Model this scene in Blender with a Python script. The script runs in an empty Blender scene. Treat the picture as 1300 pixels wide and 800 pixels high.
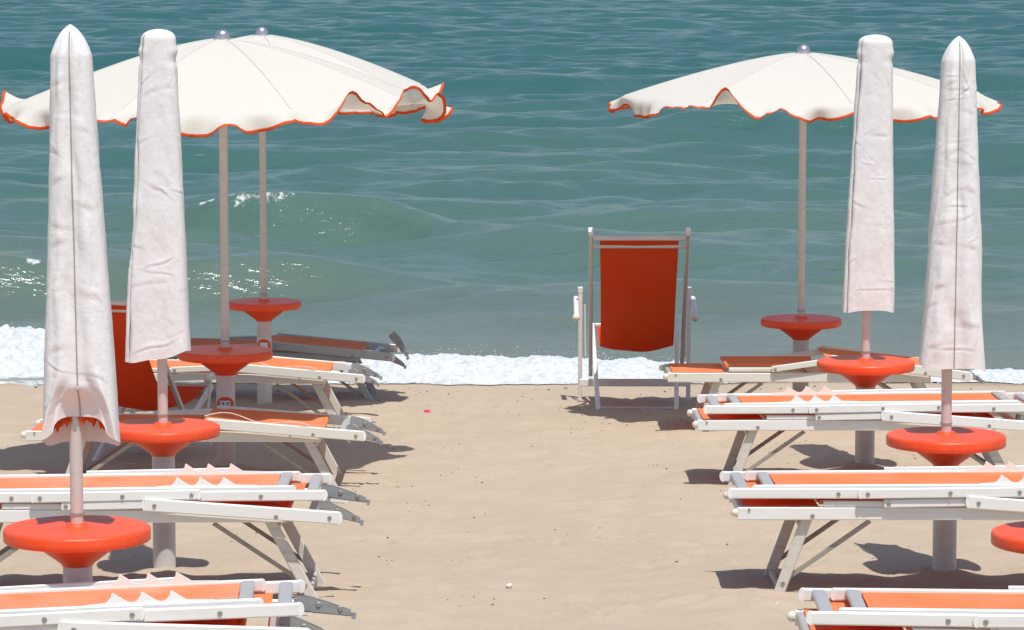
import bpy, math, random
import numpy as np
from mathutils import Vector, Matrix, Euler

random.seed(7)
rng = np.random.default_rng(11)
sc = bpy.context.scene
col = sc.collection
R = math.radians

# ------------------------------------------------------------------ camera
FPX = 4500.0
CAMZ = 3.43
PITCH = math.atan(500.0 / FPX)
cam_d = bpy.data.cameras.new('camera')
cam = bpy.data.objects.new('camera', cam_d)
col.objects.link(cam)
cam.location = (0, 0, CAMZ)
cam.rotation_euler = (math.pi / 2 - PITCH, 0, 0)
cam_d.sensor_width = 36.0
cam_d.lens = FPX / 1300.0 * 36.0
cam_d.clip_start = 0.5
cam_d.clip_end = 12000
sc.camera = cam

def at(px, py, Y):
    """world point at distance Y seen at pixel px,py of the 1300x800 photograph"""
    dx, dy = (px - 650) / FPX, (400 - py) / FPX
    cp, sp = math.cos(PITCH), math.sin(PITCH)
    v = Vector((dx, cp + dy * sp, -sp + dy * cp))
    return Vector((0, 0, CAMZ)) + v * (Y / v.y)

def ground_z(x, y):
    return 1.133 - 0.043 * y

# ------------------------------------------------------------------ noise
def _hash(ix, iy, seed):
    h = (ix.astype(np.int64) * 374761393 + iy.astype(np.int64) * 668265263 + seed * 1442695041) & 0xFFFFFFFF
    h = ((h ^ (h >> 13)) * 1274126177) & 0xFFFFFFFF
    h = h ^ (h >> 16)
    return (h & 0xFFFFFF) / float(0xFFFFFF)

def vnoise(x, y, seed=0):
    x = np.asarray(x, float); y = np.asarray(y, float)
    ix, iy = np.floor(x), np.floor(y)
    fx, fy = x - ix, y - iy
    u = fx * fx * fx * (fx * (fx * 6 - 15) + 10)
    v = fy * fy * fy * (fy * (fy * 6 - 15) + 10)
    a = _hash(ix, iy, seed); b = _hash(ix + 1, iy, seed)
    c = _hash(ix, iy + 1, seed); d = _hash(ix + 1, iy + 1, seed)
    return (a * (1 - u) + b * u) * (1 - v) + (c * (1 - u) + d * u) * v

def fbm(x, y, seed=0, octv=4, gain=0.5):
    s = 0; a = 1.0; t = 0
    for k in range(octv):
        s = s + a * (vnoise(x * 2 ** k, y * 2 ** k, seed + 31 * k) - 0.5)
        t += a; a *= gain
    return s / t * 2

def ss(a, b, x):
    t = np.clip((np.asarray(x, float) - a) / (b - a), 0, 1)
    return t * t * (3 - 2 * t)

# ------------------------------------------------------------------ materials
class NT:
    def __init__(s, name):
        s.m = bpy.data.materials.new(name)
        s.m.use_nodes = True
        s.t = s.m.node_tree
        s.t.nodes.clear()
        s.out = s.n('ShaderNodeOutputMaterial')
    def n(s, typ, **kw):
        nd = s.t.nodes.new(typ)
        for k, v in kw.items():
            if k == 'op': nd.operation = v
            elif k in ('blend',): nd.blend_type = v
            else: setattr(nd, k, v)
        return nd
    def l(s, a, b): s.t.links.new(a, b)
    def setin(s, nd, key, v):
        if isinstance(v, bpy.types.NodeSocket): s.l(v, nd.inputs[key])
        else: nd.inputs[key].default_value = v
    def coord(s, which='Object'):
        return s.n('ShaderNodeTexCoord').outputs[which]
    def mapping(s, vec, scale=(1, 1, 1), loc=(0, 0, 0)):
        m = s.n('ShaderNodeMapping'); s.l(vec, m.inputs['Vector'])
        m.inputs['Scale'].default_value = scale; m.inputs['Location'].default_value = loc
        return m.outputs[0]
    def noise(s, vec, scale, detail=4, rough=0.55, dist=0.0):
        nd = s.n('ShaderNodeTexNoise'); s.l(vec, nd.inputs['Vector'])
        nd.inputs['Scale'].default_value = scale; nd.inputs['Detail'].default_value = detail
        nd.inputs['Roughness'].default_value = rough; nd.inputs['Distortion'].default_value = dist
        return nd.outputs['Fac']
    def rampf(s, fac, a, b, lo=0.0, hi=1.0):
        nd = s.n('ShaderNodeMapRange'); nd.clamp = True
        s.l(fac, nd.inputs['Value'])
        nd.inputs['From Min'].default_value = a; nd.inputs['From Max'].default_value = b
        nd.inputs['To Min'].default_value = lo; nd.inputs['To Max'].default_value = hi
        return nd.outputs[0]
    def mix(s, fac, a, b, blend='MIX'):
        nd = s.n('ShaderNodeMix'); nd.data_type = 'RGBA'; nd.blend_type = blend
        s.setin(nd, 0, fac)
        for i, v in ((6, a), (7, b)):
            if isinstance(v, bpy.types.NodeSocket): s.l(v, nd.inputs[i])
            else: nd.inputs[i].default_value = (v[0], v[1], v[2], 1)
        return nd.outputs[2]
    def math(s, op, a, b=0.0):
        nd = s.n('ShaderNodeMath'); nd.operation = op
        s.setin(nd, 0, a); s.setin(nd, 1, b)
        return nd.outputs[0]
    def bump(s, h, strength=0.3, dist=0.01, normal=None):
        nd = s.n('ShaderNodeBump'); s.l(h, nd.inputs['Height'])
        nd.inputs['Strength'].default_value = strength; nd.inputs['Distance'].default_value = dist
        if normal is not None: s.l(normal, nd.inputs['Normal'])
        return nd.outputs[0]
    def bsdf(s, color, rough=0.5, normal=None, metal=0.0, spec=0.5, ior=None, coat=0.0):
        nd = s.n('ShaderNodeBsdfPrincipled')
        if isinstance(color, bpy.types.NodeSocket): s.l(color, nd.inputs['Base Color'])
        else: nd.inputs['Base Color'].default_value = (*color, 1)
        s.setin(nd, 'Roughness', rough)
        s.setin(nd, 'Metallic', metal)
        nd.inputs['Specular IOR Level'].default_value = spec
        nd.inputs['Coat Weight'].default_value = coat
        if ior: nd.inputs['IOR'].default_value = ior
        if normal is not None: s.l(normal, nd.inputs['Normal'])
        return nd.outputs[0]
    def surf(s, sh): s.l(sh, s.out.inputs['Surface']); return s.m

def mat_painted(name, c, dirt=(0.42, 0.36, 0.28), amt=0.35, rough=0.38, metal=0.0, spec=0.5, streak=1.0):
    t = NT(name); v = t.coord()
    n1 = t.noise(t.mapping(v, (0.6, 4, 4)), 9, 5, 0.6)
    n2 = t.noise(v, 60, 3)
    f = t.math('MULTIPLY', t.rampf(n1, 0.5, 0.78), amt)
    c1 = t.mix(f, c, dirt)
    c2 = t.mix(t.rampf(n2, 0.66, 0.8, 0, amt * 0.6), c1, dirt)
    r = t.rampf(n1, 0.3, 0.8, rough, rough + 0.2)
    b = t.bump(n2, 0.06, 0.002)
    return t.surf(t.bsdf(c2, r, b, metal, spec))

def mat_fabric(name, c, tc, trans=0.35, weave=900, fade=0.15, fadec=(0.8, 0.42, 0.28), rough=0.75, wrinkle=0.25, wscale=9):
    t = NT(name); v = t.coord()
    n1 = t.noise(v, 3.2, 4)
    n2 = t.noise(v, 40, 3)
    cc = t.mix(t.rampf(n1, 0.35, 0.75, 0, fade), c, fadec)
    cc = t.mix(t.rampf(n2, 0.3, 0.8, 0, 0.10), cc, (c[0] * 0.6, c[1] * 0.6, c[2] * 0.6))
    wr = t.noise(t.mapping(v, (1, 0.5, 1)), wscale, 3, 0.5, 0.4)
    b1 = t.bump(wr, wrinkle, 0.03)
    b = t.bump(t.noise(v, weave, 1), 0.08, 0.001, b1)
    d = t.bsdf(cc, rough, b, 0, 0.2)
    tr = t.n('ShaderNodeBsdfTranslucent'); tr.inputs[0].default_value = (*tc, 1)
    t.l(b, tr.inputs['Normal'])
    mx = t.n('ShaderNodeMixShader'); mx.inputs[0].default_value = trans
    t.l(d, mx.inputs[1]); t.l(tr.outputs[0], mx.inputs[2])
    return t.surf(mx.outputs[0])

M = {}
M['white'] = mat_painted('white_enamel', (0.76, 0.76, 0.74), amt=0.22, rough=0.32)
M['cream_enamel'] = mat_painted('aged_white_enamel', (0.70, 0.68, 0.62), amt=0.35, rough=0.36)
M['cap'] = mat_painted('white_plastic_cap', (0.82, 0.81, 0.78), amt=0.12, rough=0.45)
M['alu'] = mat_painted('anodised_aluminium', (0.62, 0.61, 0.60), dirt=(0.42, 0.38, 0.33), amt=0.3, rough=0.42, metal=0.55)
M['alu_grey'] = mat_painted('grey_aluminium', (0.42, 0.43, 0.44), dirt=(0.25, 0.22, 0.18), amt=0.4, rough=0.4, metal=0.55)  # bare metal parts; also shade-grey frame of the lounger nearest the foam
M['leg'] = mat_painted('weathered_leg_enamel', (0.60, 0.57, 0.52), dirt=(0.36, 0.29, 0.2), amt=0.6, rough=0.42)
M['brace'] = mat_painted('brace_metal', (0.36, 0.33, 0.29), dirt=(0.2, 0.15, 0.1), amt=0.5, rough=0.5, metal=0.4)
M['bracket'] = mat_painted('galvanised_bracket', (0.33, 0.34, 0.345), dirt=(0.12, 0.11, 0.1), amt=0.5, rough=0.5, metal=0.35)
M['bolt'] = mat_painted('steel_bolt', (0.36, 0.35, 0.33), amt=0.4, rough=0.45, metal=0.5)
M['knob'] = mat_painted('cream_plastic', (0.74, 0.70, 0.58), amt=0.15, rough=0.4)
M['post'] = mat_painted('pale_plastic_post', (0.66, 0.64, 0.63), dirt=(0.45, 0.38, 0.3), amt=0.3, rough=0.45)
M['pole'] = mat_painted('matt_aluminium_pole', (0.62, 0.595, 0.575), dirt=(0.42, 0.37, 0.32), amt=0.3, rough=0.42, metal=0.25)
M['silver'] = mat_painted('silver_cap', (0.55, 0.56, 0.60), amt=0.1, rough=0.25, metal=0.8)
M['sling'] = mat_fabric('orange_sling_fabric', (0.90, 0.255, 0.092), (0.72, 0.06, 0.008), 0.24, fadec=(0.90, 0.40, 0.24), fade=0.55)
M['faded'] = mat_fabric('sun_faded_orange_sling', (0.86, 0.30, 0.14), (0.72, 0.08, 0.015), 0.24, fadec=(0.86, 0.47, 0.31), fade=0.8)
M['canvas'] = mat_fabric('red_orange_canvas', (0.80, 0.078, 0.014), (0.74, 0.036, 0.004), 0.45, fade=0.1)
M['canopy'] = mat_fabric('off_white_canopy_fabric', (0.73, 0.725, 0.68), (0.80, 0.76, 0.64), 0.25, fadec=(0.70, 0.695, 0.65), fade=0.3, wrinkle=0.08, wscale=5)
M['canopy_seam'] = mat_fabric('canopy_stitching', (0.68, 0.67, 0.63), (0.5, 0.45, 0.36), 0.1, fade=0.0)
M['trim'] = mat_fabric('orange_trim', (0.80, 0.10, 0.012), (0.8, 0.1, 0.01), 0.2, fade=0.1)
M['seam'] = mat_fabric('grey_seam', (0.42, 0.38, 0.34), (0.4, 0.35, 0.3), 0.1, fade=0.0)
M['cord'] = mat_fabric('white_cord', (0.75, 0.72, 0.66), (0.6, 0.6, 0.5), 0.1, fade=0.0)

def make_cover_mat():
    t = NT('white_coated_cover_fabric'); v = t.coord()
    n1 = t.noise(t.mapping(v, (1, 1, 0.55)), 7, 4, 0.55, 0.8)
    n2 = t.noise(t.mapping(v, (1, 1, 1.5)), 26, 5, 0.6, 1.0)
    vo = t.n('ShaderNodeTexVoronoi'); vo.feature = 'DISTANCE_TO_EDGE'
    wv = t.n('ShaderNodeMix'); wv.data_type = 'RGBA'; wv.inputs[0].default_value = 0.12
    t.l(t.mapping(v, (1, 1, 0.6)), wv.inputs[6])
    nz = t.n('ShaderNodeTexNoise'); t.l(v, nz.inputs['Vector']); nz.inputs['Scale'].default_value = 6
    t.l(nz.outputs['Color'], wv.inputs[7])
    t.l(wv.outputs[2], vo.inputs['Vector']); vo.inputs['Scale'].default_value = 13
    cr = t.rampf(vo.outputs['Distance'], 0.0, 0.16)
    n3 = t.noise(t.mapping(v, (1, 1, 0.8)), 70, 4, 0.6, 1.6)
    b1 = t.bump(n1, 0.20, 0.03)
    b2 = t.bump(n2, 0.26, 0.006, b1)
    b3 = t.bump(cr, 0.12, 0.004, b2)
    b3 = t.bump(n3, 0.30, 0.0022, b3)
    st = t.noise(t.mapping(v, (2, 2, 0.6), (5, 2, 1)), 5, 5, 0.6)
    c = t.mix(t.rampf(st, 0.5, 0.8, 0, 0.35), (0.80, 0.80, 0.80), (0.72, 0.69, 0.665))
    d = t.bsdf(c, 0.5, b3, 0, 0.35)
    tr = t.n('ShaderNodeBsdfTranslucent'); tr.inputs[0].default_value = (0.7, 0.66, 0.62, 1)
    mx = t.n('ShaderNodeMixShader'); mx.inputs[0].default_value = 0.035
    t.l(d, mx.inputs[1]); t.l(tr.outputs[0], mx.inputs[2])
    return t.surf(mx.outputs[0])
M['cover'] = make_cover_mat()

def make_table_mat():
    t = NT('orange_moulded_plastic'); v = t.coord()
    n1 = t.noise(v, 5, 5, 0.6)
    n2 = t.noise(v, 45, 4, 0.6)
    c = t.mix(t.rampf(n1, 0.42, 0.75, 0, 0.35), (0.83, 0.075, 0.012), (0.84, 0.15, 0.075))
    c = t.mix(t.rampf(n2, 0.58, 0.75, 0, 0.22), c, (0.62, 0.34, 0.24))
    r = t.rampf(n1, 0.3, 0.7, 0.30, 0.46)
    b = t.bump(n2, 0.05, 0.002)
    return t.surf(t.bsdf(c, r, b, 0, 0.5))
M['table'] = make_table_mat()

def make_sand_mat():
    t = NT('beach_sand'); v = t.coord()
    big = t.noise(v, 0.55, 4, 0.6)
    mid = t.noise(t.mapping(v, (1, 0.6, 1)), 4.5, 5, 0.6)
    fine = t.noise(v, 130, 3, 0.7)
    grit = t.noise(v, 420, 2, 0.6)
    c = t.mix(t.rampf(big, 0.35, 0.7), (0.525, 0.438, 0.335), (0.48, 0.402, 0.312))
    c = t.mix(t.rampf(mid, 0.4, 0.72, 0, 0.35), c, (0.43, 0.345, 0.26))
    c = t.mix(t.rampf(fine, 0.32, 0.7, 0.42, 0), c, (0.34, 0.25, 0.17))
    c = t.mix(t.rampf(grit, 0.62, 0.78, 0, 0.30), c, (0.60, 0.50, 0.38))
    sp = t.noise(t.mapping(v, (1, 1, 1), (3.1, 7.7, 0)), 70, 2, 0.5)
    c = t.mix(t.rampf(sp, 0.70, 0.76, 0, 0.55), c, (0.16, 0.11, 0.075))  # dark specks: seaweed bits and painted shade of small dents
    at_ = t.n('ShaderNodeAttribute'); at_.attribute_name = 'wet'
    c = t.mix(at_.outputs['Fac'], c, (0.235, 0.17, 0.115))
    r = t.rampf(at_.outputs['Fac'], 0, 1, 0.92, 0.35)
    b = t.bump(mid, 0.35, 0.03)
    b = t.bump(t.noise(v, 22, 4, 0.65), 0.60, 0.014, b)
    b = t.bump(fine, 0.55, 0.004, b)
    return t.surf(t.bsdf(c, r, b, 0, 0.25))
M['sand'] = make_sand_mat()

def make_sea_mat():
    t = NT('sea_water'); v = t.coord()
    a = t.n('ShaderNodeAttribute'); a.attribute_name = 'shallow'
    f = t.n('ShaderNodeAttribute'); f.attribute_name = 'foam'
    n1 = t.noise(t.mapping(v, (0.10, 0.05, 1)), 1.0, 4, 0.6)
    deep = t.mix(t.rampf(n1, 0.3, 0.7), (0.026, 0.103, 0.104), (0.032, 0.119, 0.110))
    mid = (0.084, 0.152, 0.128)
    sha = (0.142, 0.168, 0.142)
    c = t.mix(t.rampf(a.outputs['Fac'], 0.0, 0.5), deep, mid)
    c = t.mix(t.rampf(a.outputs['Fac'], 0.5, 1.0), c, sha)
    # small ripples
    r1 = t.noise(t.mapping(v, (0.8, 3.0, 1)), 1.5, 4, 0.55, 0.3)
    r2 = t.noise(t.mapping(v, (0.9, 2.6, 1)), 6.0, 3, 0.55, 0.4)
    b = t.bump(r1, 0.34, 0.16)
    b = t.bump(r2, 0.34, 0.04, b)
    r3 = t.noise(t.mapping(v, (0.9, 2.2, 1), (4, 9, 0)), 17.0, 3, 0.6, 0.5)
    b = t.bump(r3, 0.30, 0.014, b)
    w = t.bsdf(c, 0.15, b, 0, 0.5, 1.333)
    fn = t.noise(t.mapping(v, (1, 0.5, 1)), 13, 6, 0.75, 0.6)
    fn2 = t.noise(t.mapping(v, (1, 0.35, 1)), 4.0, 5, 0.68, 0.8)
    fa = t.math('ADD', t.math('MULTIPLY', fn, 0.6), t.math('MULTIPLY', fn2, 0.4))
    k = t.math('SUBTRACT', t.math('ADD', f.outputs['Fac'], fa), 1.0)
    m = t.rampf(k, -0.03, 0.09)
    fb = t.bump(fn, 0.8, 0.05)
    fo = t.bsdf((0.80, 0.82, 0.82), 0.7, fb, 0, 0.3)
    mx = t.n('ShaderNodeMixShader'); t.l(m, mx.inputs[0]); t.l(w, mx.inputs[1]); t.l(fo, mx.inputs[2])
    return t.surf(mx.outputs[0])
M['sea'] = make_sea_mat()

def make_foam_mat():
    t = NT('sea_foam'); v = t.coord()
    a = t.n('ShaderNodeAttribute'); a.attribute_name = 'cover'
    n1 = t.noise(v, 16, 6, 0.75, 0.6)
    n2 = t.noise(v, 60, 4, 0.7, 0.3)
    k = t.math('ADD', a.outputs['Fac'], t.math('ADD', t.math('MULTIPLY', n1, 0.75), t.math('MULTIPLY', n2, 0.35)))
    m = t.rampf(k, 0.985, 1.04)
    c = t.mix(t.rampf(n1, 0.3, 0.6), (0.46, 0.52, 0.56), (0.74, 0.765, 0.79))
    b = t.bump(n1, 0.65, 0.035); b = t.bump(n2, 0.5, 0.010, b)
    d = t.bsdf(c, 0.75, b, 0, 0.15)
    tr = t.n('ShaderNodeBsdfTransparent')
    mx = t.n('ShaderNodeMixShader'); t.l(m, mx.inputs[0]); t.l(tr.outputs[0], mx.inputs[1]); t.l(d, mx.inputs[2])
    return t.surf(mx.outputs[0])
M['foam'] = make_foam_mat()
M['debris'] = mat_painted('dark_beach_litter', (0.10, 0.075, 0.05), dirt=(0.25, 0.2, 0.14), amt=0.6, rough=0.9, spec=0.2)
M['shell'] = mat_painted('pale_shell', (0.78, 0.74, 0.68), amt=0.2, rough=0.5)
M['pink'] = mat_painted('pink_plastic', (0.72, 0.10, 0.16), amt=0.1, rough=0.4)
M['ink'] = mat_painted('dark_ink', (0.02, 0.02, 0.03), amt=0.0, rough=0.5)
M['plate'] = mat_painted('white_sticker', (0.72, 0.76, 0.84), amt=0.05, rough=0.4)
M['orange_plate'] = mat_painted('orange_sticker', (0.75, 0.07, 0.012), amt=0.1, rough=0.4)

# ------------------------------------------------------------------ mesh builder
class MB:
    def __init__(s): s.v = []; s.f = []
    def add(s, vs, fs):
        o = len(s.v); s.v += [tuple(p) for p in vs]; s.f += [tuple(i + o for i in f) for f in fs]; return s
    def beam(s, p0, p1, w, h, side=(0, 1, 0), ch=0.005, h1=None, w1=None):
        p0, p1 = Vector(p0), Vector(p1); d = (p1 - p0).normalized()
        sd = Vector(side); sd = (sd - d * sd.dot(d)).normalized(); up = d.cross(sd)
        if up.z < 0: up = -up
        vs = []
        for p, ww, hh in ((p0, w, h), (p1, w1 or w, h1 or h)):
            a, b = ww / 2, hh / 2; c = min(ch, a * 0.6, b * 0.6)
            for (x, y) in ((a - c, b), (a, b - c), (a, -b + c), (a - c, -b), (-a + c, -b), (-a, -b + c), (-a, b - c), (-a + c, b)):
                vs.append(p + sd * x + up * y)
        fs = [(i, (i + 1) % 8, 8 + (i + 1) % 8, 8 + i) for i in range(8)]
        fs += [tuple(range(7, -1, -1)), tuple(range(8, 16))]
        return s.add(vs, fs)
    def lathe(s, prof, n=24, M_=None, closed=False):
        vs = []; fs = []
        for (r, z) in prof:
            for k in range(n):
                a = 2 * math.pi * k / n
                p = Vector((r * math.cos(a), r * math.sin(a), z))
                vs.append(M_ @ p if M_ is not None else p)
        m = len(prof)
        for i in range(m - 1):
            for k in range(n):
                k2 = (k + 1) % n
                fs.append((i * n + k, i * n + k2, (i + 1) * n + k2, (i + 1) * n + k))
        fs.append(tuple(range(n - 1, -1, -1))); fs.append(tuple((m - 1) * n + k for k in range(n)))
        return s.add(vs, fs)
    def tube(s, pts, r, n=8, r1=None):
        pts = [Vector(p) for p in pts]; vs = []; fs = []; m = len(pts)
        for i, p in enumerate(pts):
            d = (pts[min(i + 1, m - 1)] - pts[max(i - 1, 0)]).normalized()
            ref = Vector((0, 0, 1)) if abs(d.z) < 0.9 else Vector((0, 1, 0))
            a = d.cross(ref).normalized(); b = d.cross(a)
            rr = r + ((r1 if r1 is not None else r) - r) * i / max(1, m - 1)
            for k in range(n):
                t = 2 * math.pi * k / n
                vs.append(p + a * rr * math.cos(t) + b * rr * math.sin(t))
        for i in range(m - 1):
            for k in range(n):
                k2 = (k + 1) % n
                fs.append((i * n + k, i * n + k2, (i + 1) * n + k2, (i + 1) * n + k))
        fs.append(tuple(range(n - 1, -1, -1))); fs.append(tuple((m - 1) * n + k for k in range(n)))
        return s.add(vs, fs)
    def prism(s, poly, y0, y1):
        """poly in xz, extruded along y"""
        n = len(poly)
        vs = [(x, y0, z) for x, z in poly] + [(x, y1, z) for x, z in poly]
        fs = [(i, (i + 1) % n, n + (i + 1) % n, n + i) for i in range(n)]
        fs += [tuple(range(n - 1, -1, -1)), tuple(range(n, 2 * n))]
        return s.add(vs, fs)
    def sheet(s, fn, nu, nv):
        """open grid of fn(u,v)"""
        vs = [fn(i / nu, j / nv) for i in range(nu + 1) for j in range(nv + 1)]
        fs = [(i * (nv + 1) + j, (i + 1) * (nv + 1) + j, (i + 1) * (nv + 1) + j + 1, i * (nv + 1) + j + 1) for i in range(nu) for j in range(nv)]
        return s.add(vs, fs)
    def build(s, name, mat, parent=None, angle=38, solid=0.0):
        me = bpy.data.meshes.new(name)
        me.from_pydata(s.v, [], s.f); me.update()
        me.materials.append(mat)
        me.polygons.foreach_set('use_smooth', [True] * len(me.polygons))
        me.set_sharp_from_angle(angle=R(angle))
        o = bpy.data.objects.new(name, me); col.objects.link(o)
        if parent is not None: o.parent = parent
        if solid:
            md = o.modifiers.new('thickness', 'SOLIDIFY'); md.thickness = solid; md.offset = 0
        return o

def tag(o, label=None, cat=None, group=None, kind=None):
    if label: o['label'] = label
    if cat: o['category'] = cat
    if group: o['group'] = group
    if kind: o['kind'] = kind
    return o

def empty(name, loc=(0, 0, 0)):
    o = bpy.data.objects.new(name, None); o.empty_display_size = 0.1
    o.location = loc; col.objects.link(o); return o

def copy_tree(o, parent=None):
    c = o.copy(); col.objects.link(c)
    if parent is not None: c.parent = parent
    for ch in list(o.children): copy_tree(ch, c)
    return c

def grid_obj(name, X, Y, Z, mat, attrs=None, smooth=True):
    ny, nx = X.shape
    me = bpy.data.meshes.new(name)
    co = np.stack([X, Y, Z], -1).reshape(-1, 3).astype(np.float32)
    idx = np.arange(ny * nx).reshape(ny, nx)
    q = np.stack([idx[:-1, :-1], idx[:-1, 1:], idx[1:, 1:], idx[1:, :-1]], -1).reshape(-1, 4)
    nf = len(q)
    me.vertices.add(len(co)); me.vertices.foreach_set('co', co.ravel())
    me.loops.add(nf * 4); me.loops.foreach_set('vertex_index', q.ravel().astype(np.int32))
    me.polygons.add(nf); me.polygons.foreach_set('loop_start', np.arange(0, nf * 4, 4, dtype=np.int32))
    me.polygons.foreach_set('use_smooth', np.ones(nf, dtype=bool))
    me.update(calc_edges=True); me.validate()
    for k, a in (attrs or {}).items():
        at_ = me.attributes.new(k, 'FLOAT', 'POINT'); at_.data.foreach_set('value', a.reshape(-1).astype(np.float32))
    me.materials.append(mat)
    o = bpy.data.objects.new(name, me); col.objects.link(o)
    return o

# ------------------------------------------------------------------ sand
def axis(parts):
    out = []
    for a, b, n in parts: out += list(np.linspace(a, b, n, endpoint=False))
    out.append(parts[-1][1]); return np.array(out)

sx = axis([(-400, -60, 10), (-60, -12, 24), (-12, -5, 90), (-5, 5, 480), (5, 12, 90), (12, 60, 24), (60, 400, 10)])
sy = axis([(-60, 0, 15), (0, 10.5, 60), (10.5, 27.2, 560), (27.2, 45, 40), (45, 200, 12)])
SX, SY = np.meshgrid(sx, sy)
def sand_height(x, y):
    base = 1.133 - 0.043 * y
    far = ss(30, 60, y) * 2.0
    n = 0.020 * fbm(x * 0.9, y * 0.55, 3, 3) + 0.012 * fbm(x * 3.2, y * 2.0, 8, 4) + 0.005 * fbm(x * 11, y * 7, 21, 3)
    rip = 0.004 * np.sin((x * 0.35 + y * 1.0) * 13 + 3 * fbm(x * 1.5, y * 1.2, 40, 2))
    berm = 0.015 * fbm(x * 1.3 + 9, y * 0.8, 77, 3)
    base = base - np.interp(y, [8, 12, 16.5, 18.5, 20.5, 23.5, 25], [0.09, 0.085, 0.078, 0.055, 0.028, 0.006, 0.0])
    base = base + 0.07 * np.exp(-((x - 1.9) / 1.5) ** 2 - ((y - 22.4) / 1.3) ** 2) + 0.04 * np.exp(-((x - 2.0) / 1.6) ** 2 - ((y - 19.8) / 0.9) ** 2)
    base = base + 0.045 * np.exp(-((x - 1.1) / 0.5) ** 2 - ((y - 16.0) / 0.8) ** 2)
    return base - far + (n + rip * ss(-0.2, 0.5, fbm(x * 0.6, y * 0.4, 55, 2)) + berm) * (0.35 + 0.65 * (1 - ss(25.0, 26.4, y)))
SZ = sand_height(SX, SY)
# trampled dents, small pits and heel marks
fine = (np.abs(SX) < 5) & (SY > 10.5) & (SY < 27)
def dent(cx, cy, rx, ry, d, ang=0.0):
    j0, j1 = np.searchsorted(sy, [cy - 3 * max(rx, ry), cy + 3 * max(rx, ry)])
    i0, i1 = np.searchsorted(sx, [cx - 3 * max(rx, ry), cx + 3 * max(rx, ry)])
    X = SX[j0:j1, i0:i1] - cx; Y = SY[j0:j1, i0:i1] - cy
    c, s_ = math.cos(ang), math.sin(ang)
    u = (X * c + Y * s_) / rx; w = (-X * s_ + Y * c) / ry
    q = u * u + w * w
    SZ[j0:j1, i0:i1] += -d * np.exp(-q) + 0.45 * d * np.exp(-(np.sqrt(q) - 1.7) ** 2 * 3)
for k in range(520):
    cx, cy = rng.uniform(-4, 4), rng.uniform(11.5, 25.6)
    dent(cx, cy, rng.uniform(0.05, 0.13), rng.uniform(0.07, 0.2), rng.uniform(0.003, 0.012), rng.uniform(0, 3))
for k in range(130):
    cx, cy = rng.uniform(-3, 3), rng.uniform(11.8, 25.6)
    for q in range(rng.integers(3, 9)):
        dent(cx + rng.normal(0, 0.09), cy + rng.normal(0, 0.13), rng.uniform(0.014, 0.03), rng.uniform(0.02, 0.04), rng.uniform(0.006, 0.016))
# sand heaped against the umbrella posts
for px, Y in ((98, 13.15), (207, 16.75), (1201, 16.65), (1099, 20.5), (1352, 13.15), (286, 20.65), (335, 24.2), (1017, 23.1)):
    X = (px - 650) / FPX * Y
    q = np.hypot(SX - X, (SY - Y) * 0.9)
    SZ += (0.022 + 0.010 * fbm(SX * 6, SY * 6, int(px), 3)) * np.exp(-((q - 0.07) / 0.07) ** 2) - 0.012 * np.exp(-((q - 0.27) / 0.10) ** 2)
for k in range(160):
    cx, cy = rng.uniform(-3.6, 3.6), rng.uniform(11.5, 25.4)
    a_ = rng.uniform(0, 3.1)
    dent(cx, cy, 0.045, 0.125, rng.uniform(0.006, 0.016), a_); dent(cx + 0.02, cy - 0.12, 0.035, 0.05, rng.uniform(0.004, 0.012), a_)
WET = ss(26.0, 26.35, SY + 0.25 * fbm(SX * 0.8, SY * 0.3, 5, 3)) * 0.6
sand = grid_obj('sand', SX, SY, SZ, M['sand'], {'wet': WET})
tag(sand, 'pale beige beach sand sloping down to the sea', 'sand', kind='structure')

def gz(x, y):
    return float(sand_height(np.array([x], float), np.array([y], float))[0])

# ------------------------------------------------------------------ sea
ys = [26.0]
while ys[-1] < 6000:
    y = ys[-1]
    st = 0.045 + 0.0020 * max(0, y - 27) if y < 170 else (y - 170) * 0.06 + 0.35
    ys.append(y + st)
ys = np.array(ys)
un = np.linspace(-1, 1, 760)
Yg = np.repeat(ys[:, None], len(un), 1)
wid = 4.5 + 0.22 * ys
uu = np.sign(un) * (0.72 * np.abs(un) + 0.28 * np.abs(un) ** 3)
Xg = uu[None, :] * (wid[:, None] * np.where(ys < 200, 1, 1 + (ys - 200) / 400.0)[:, None])
stp = np.gradient(ys)[:, None]
Zg = np.zeros_like(Yg)
DX = np.zeros_like(Yg); DY = np.zeros_like(Yg)
for k in range(90):
    lam = 0.5 * (7.0 / 0.5) ** (rng.random() ** 0.95)
    th = rng.normal(0, 0.42) + 0.10
    kx, ky = math.sin(th), -math.cos(th)
    K = 2 * math.pi / lam
    amp = 0.0040 * lam ** 1.0
    ph = rng.uniform(0, 6.28)
    att = ss(2.0, 4.5, lam / stp)
    # group modulation so that crests are short and patchy
    mod = 0.35 + 1.3 * vnoise(Xg / (2.2 * lam) + 13 * k, Yg / (3.4 * lam), 200 + k)
    P = K * (kx * Xg + ky * Yg) + ph
    s_, c_ = np.sin(P), np.cos(P)
    A = amp * att * mod
    Zg += A * s_
    DX -= A * 0.3 * c_ * kx; DY -= A * 0.3 * c_ * ky
for k in range(70):
    lam = 0.20 * (1.3 / 0.20) ** rng.random()
    th = rng.normal(0, 0.6) + 0.1
    kx, ky = math.sin(th), -math.cos(th); K = 2 * math.pi / lam
    att = ss(2.2, 4.0, lam / stp)
    mod = 0.2 + 1.6 * ss(0.25, 0.85, vnoise(Xg / (3.0 * lam) + 7 * k, Yg / (3.0 * lam), 400 + k))
    Zg += 0.0022 * lam * att * mod * np.sin(K * (kx * Xg + ky * Yg) + rng.uniform(0, 6.28))
damp = ss(26.4, 28.5, Yg) * (0.25 + 0.75 * ss(28, 36, Yg))
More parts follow.
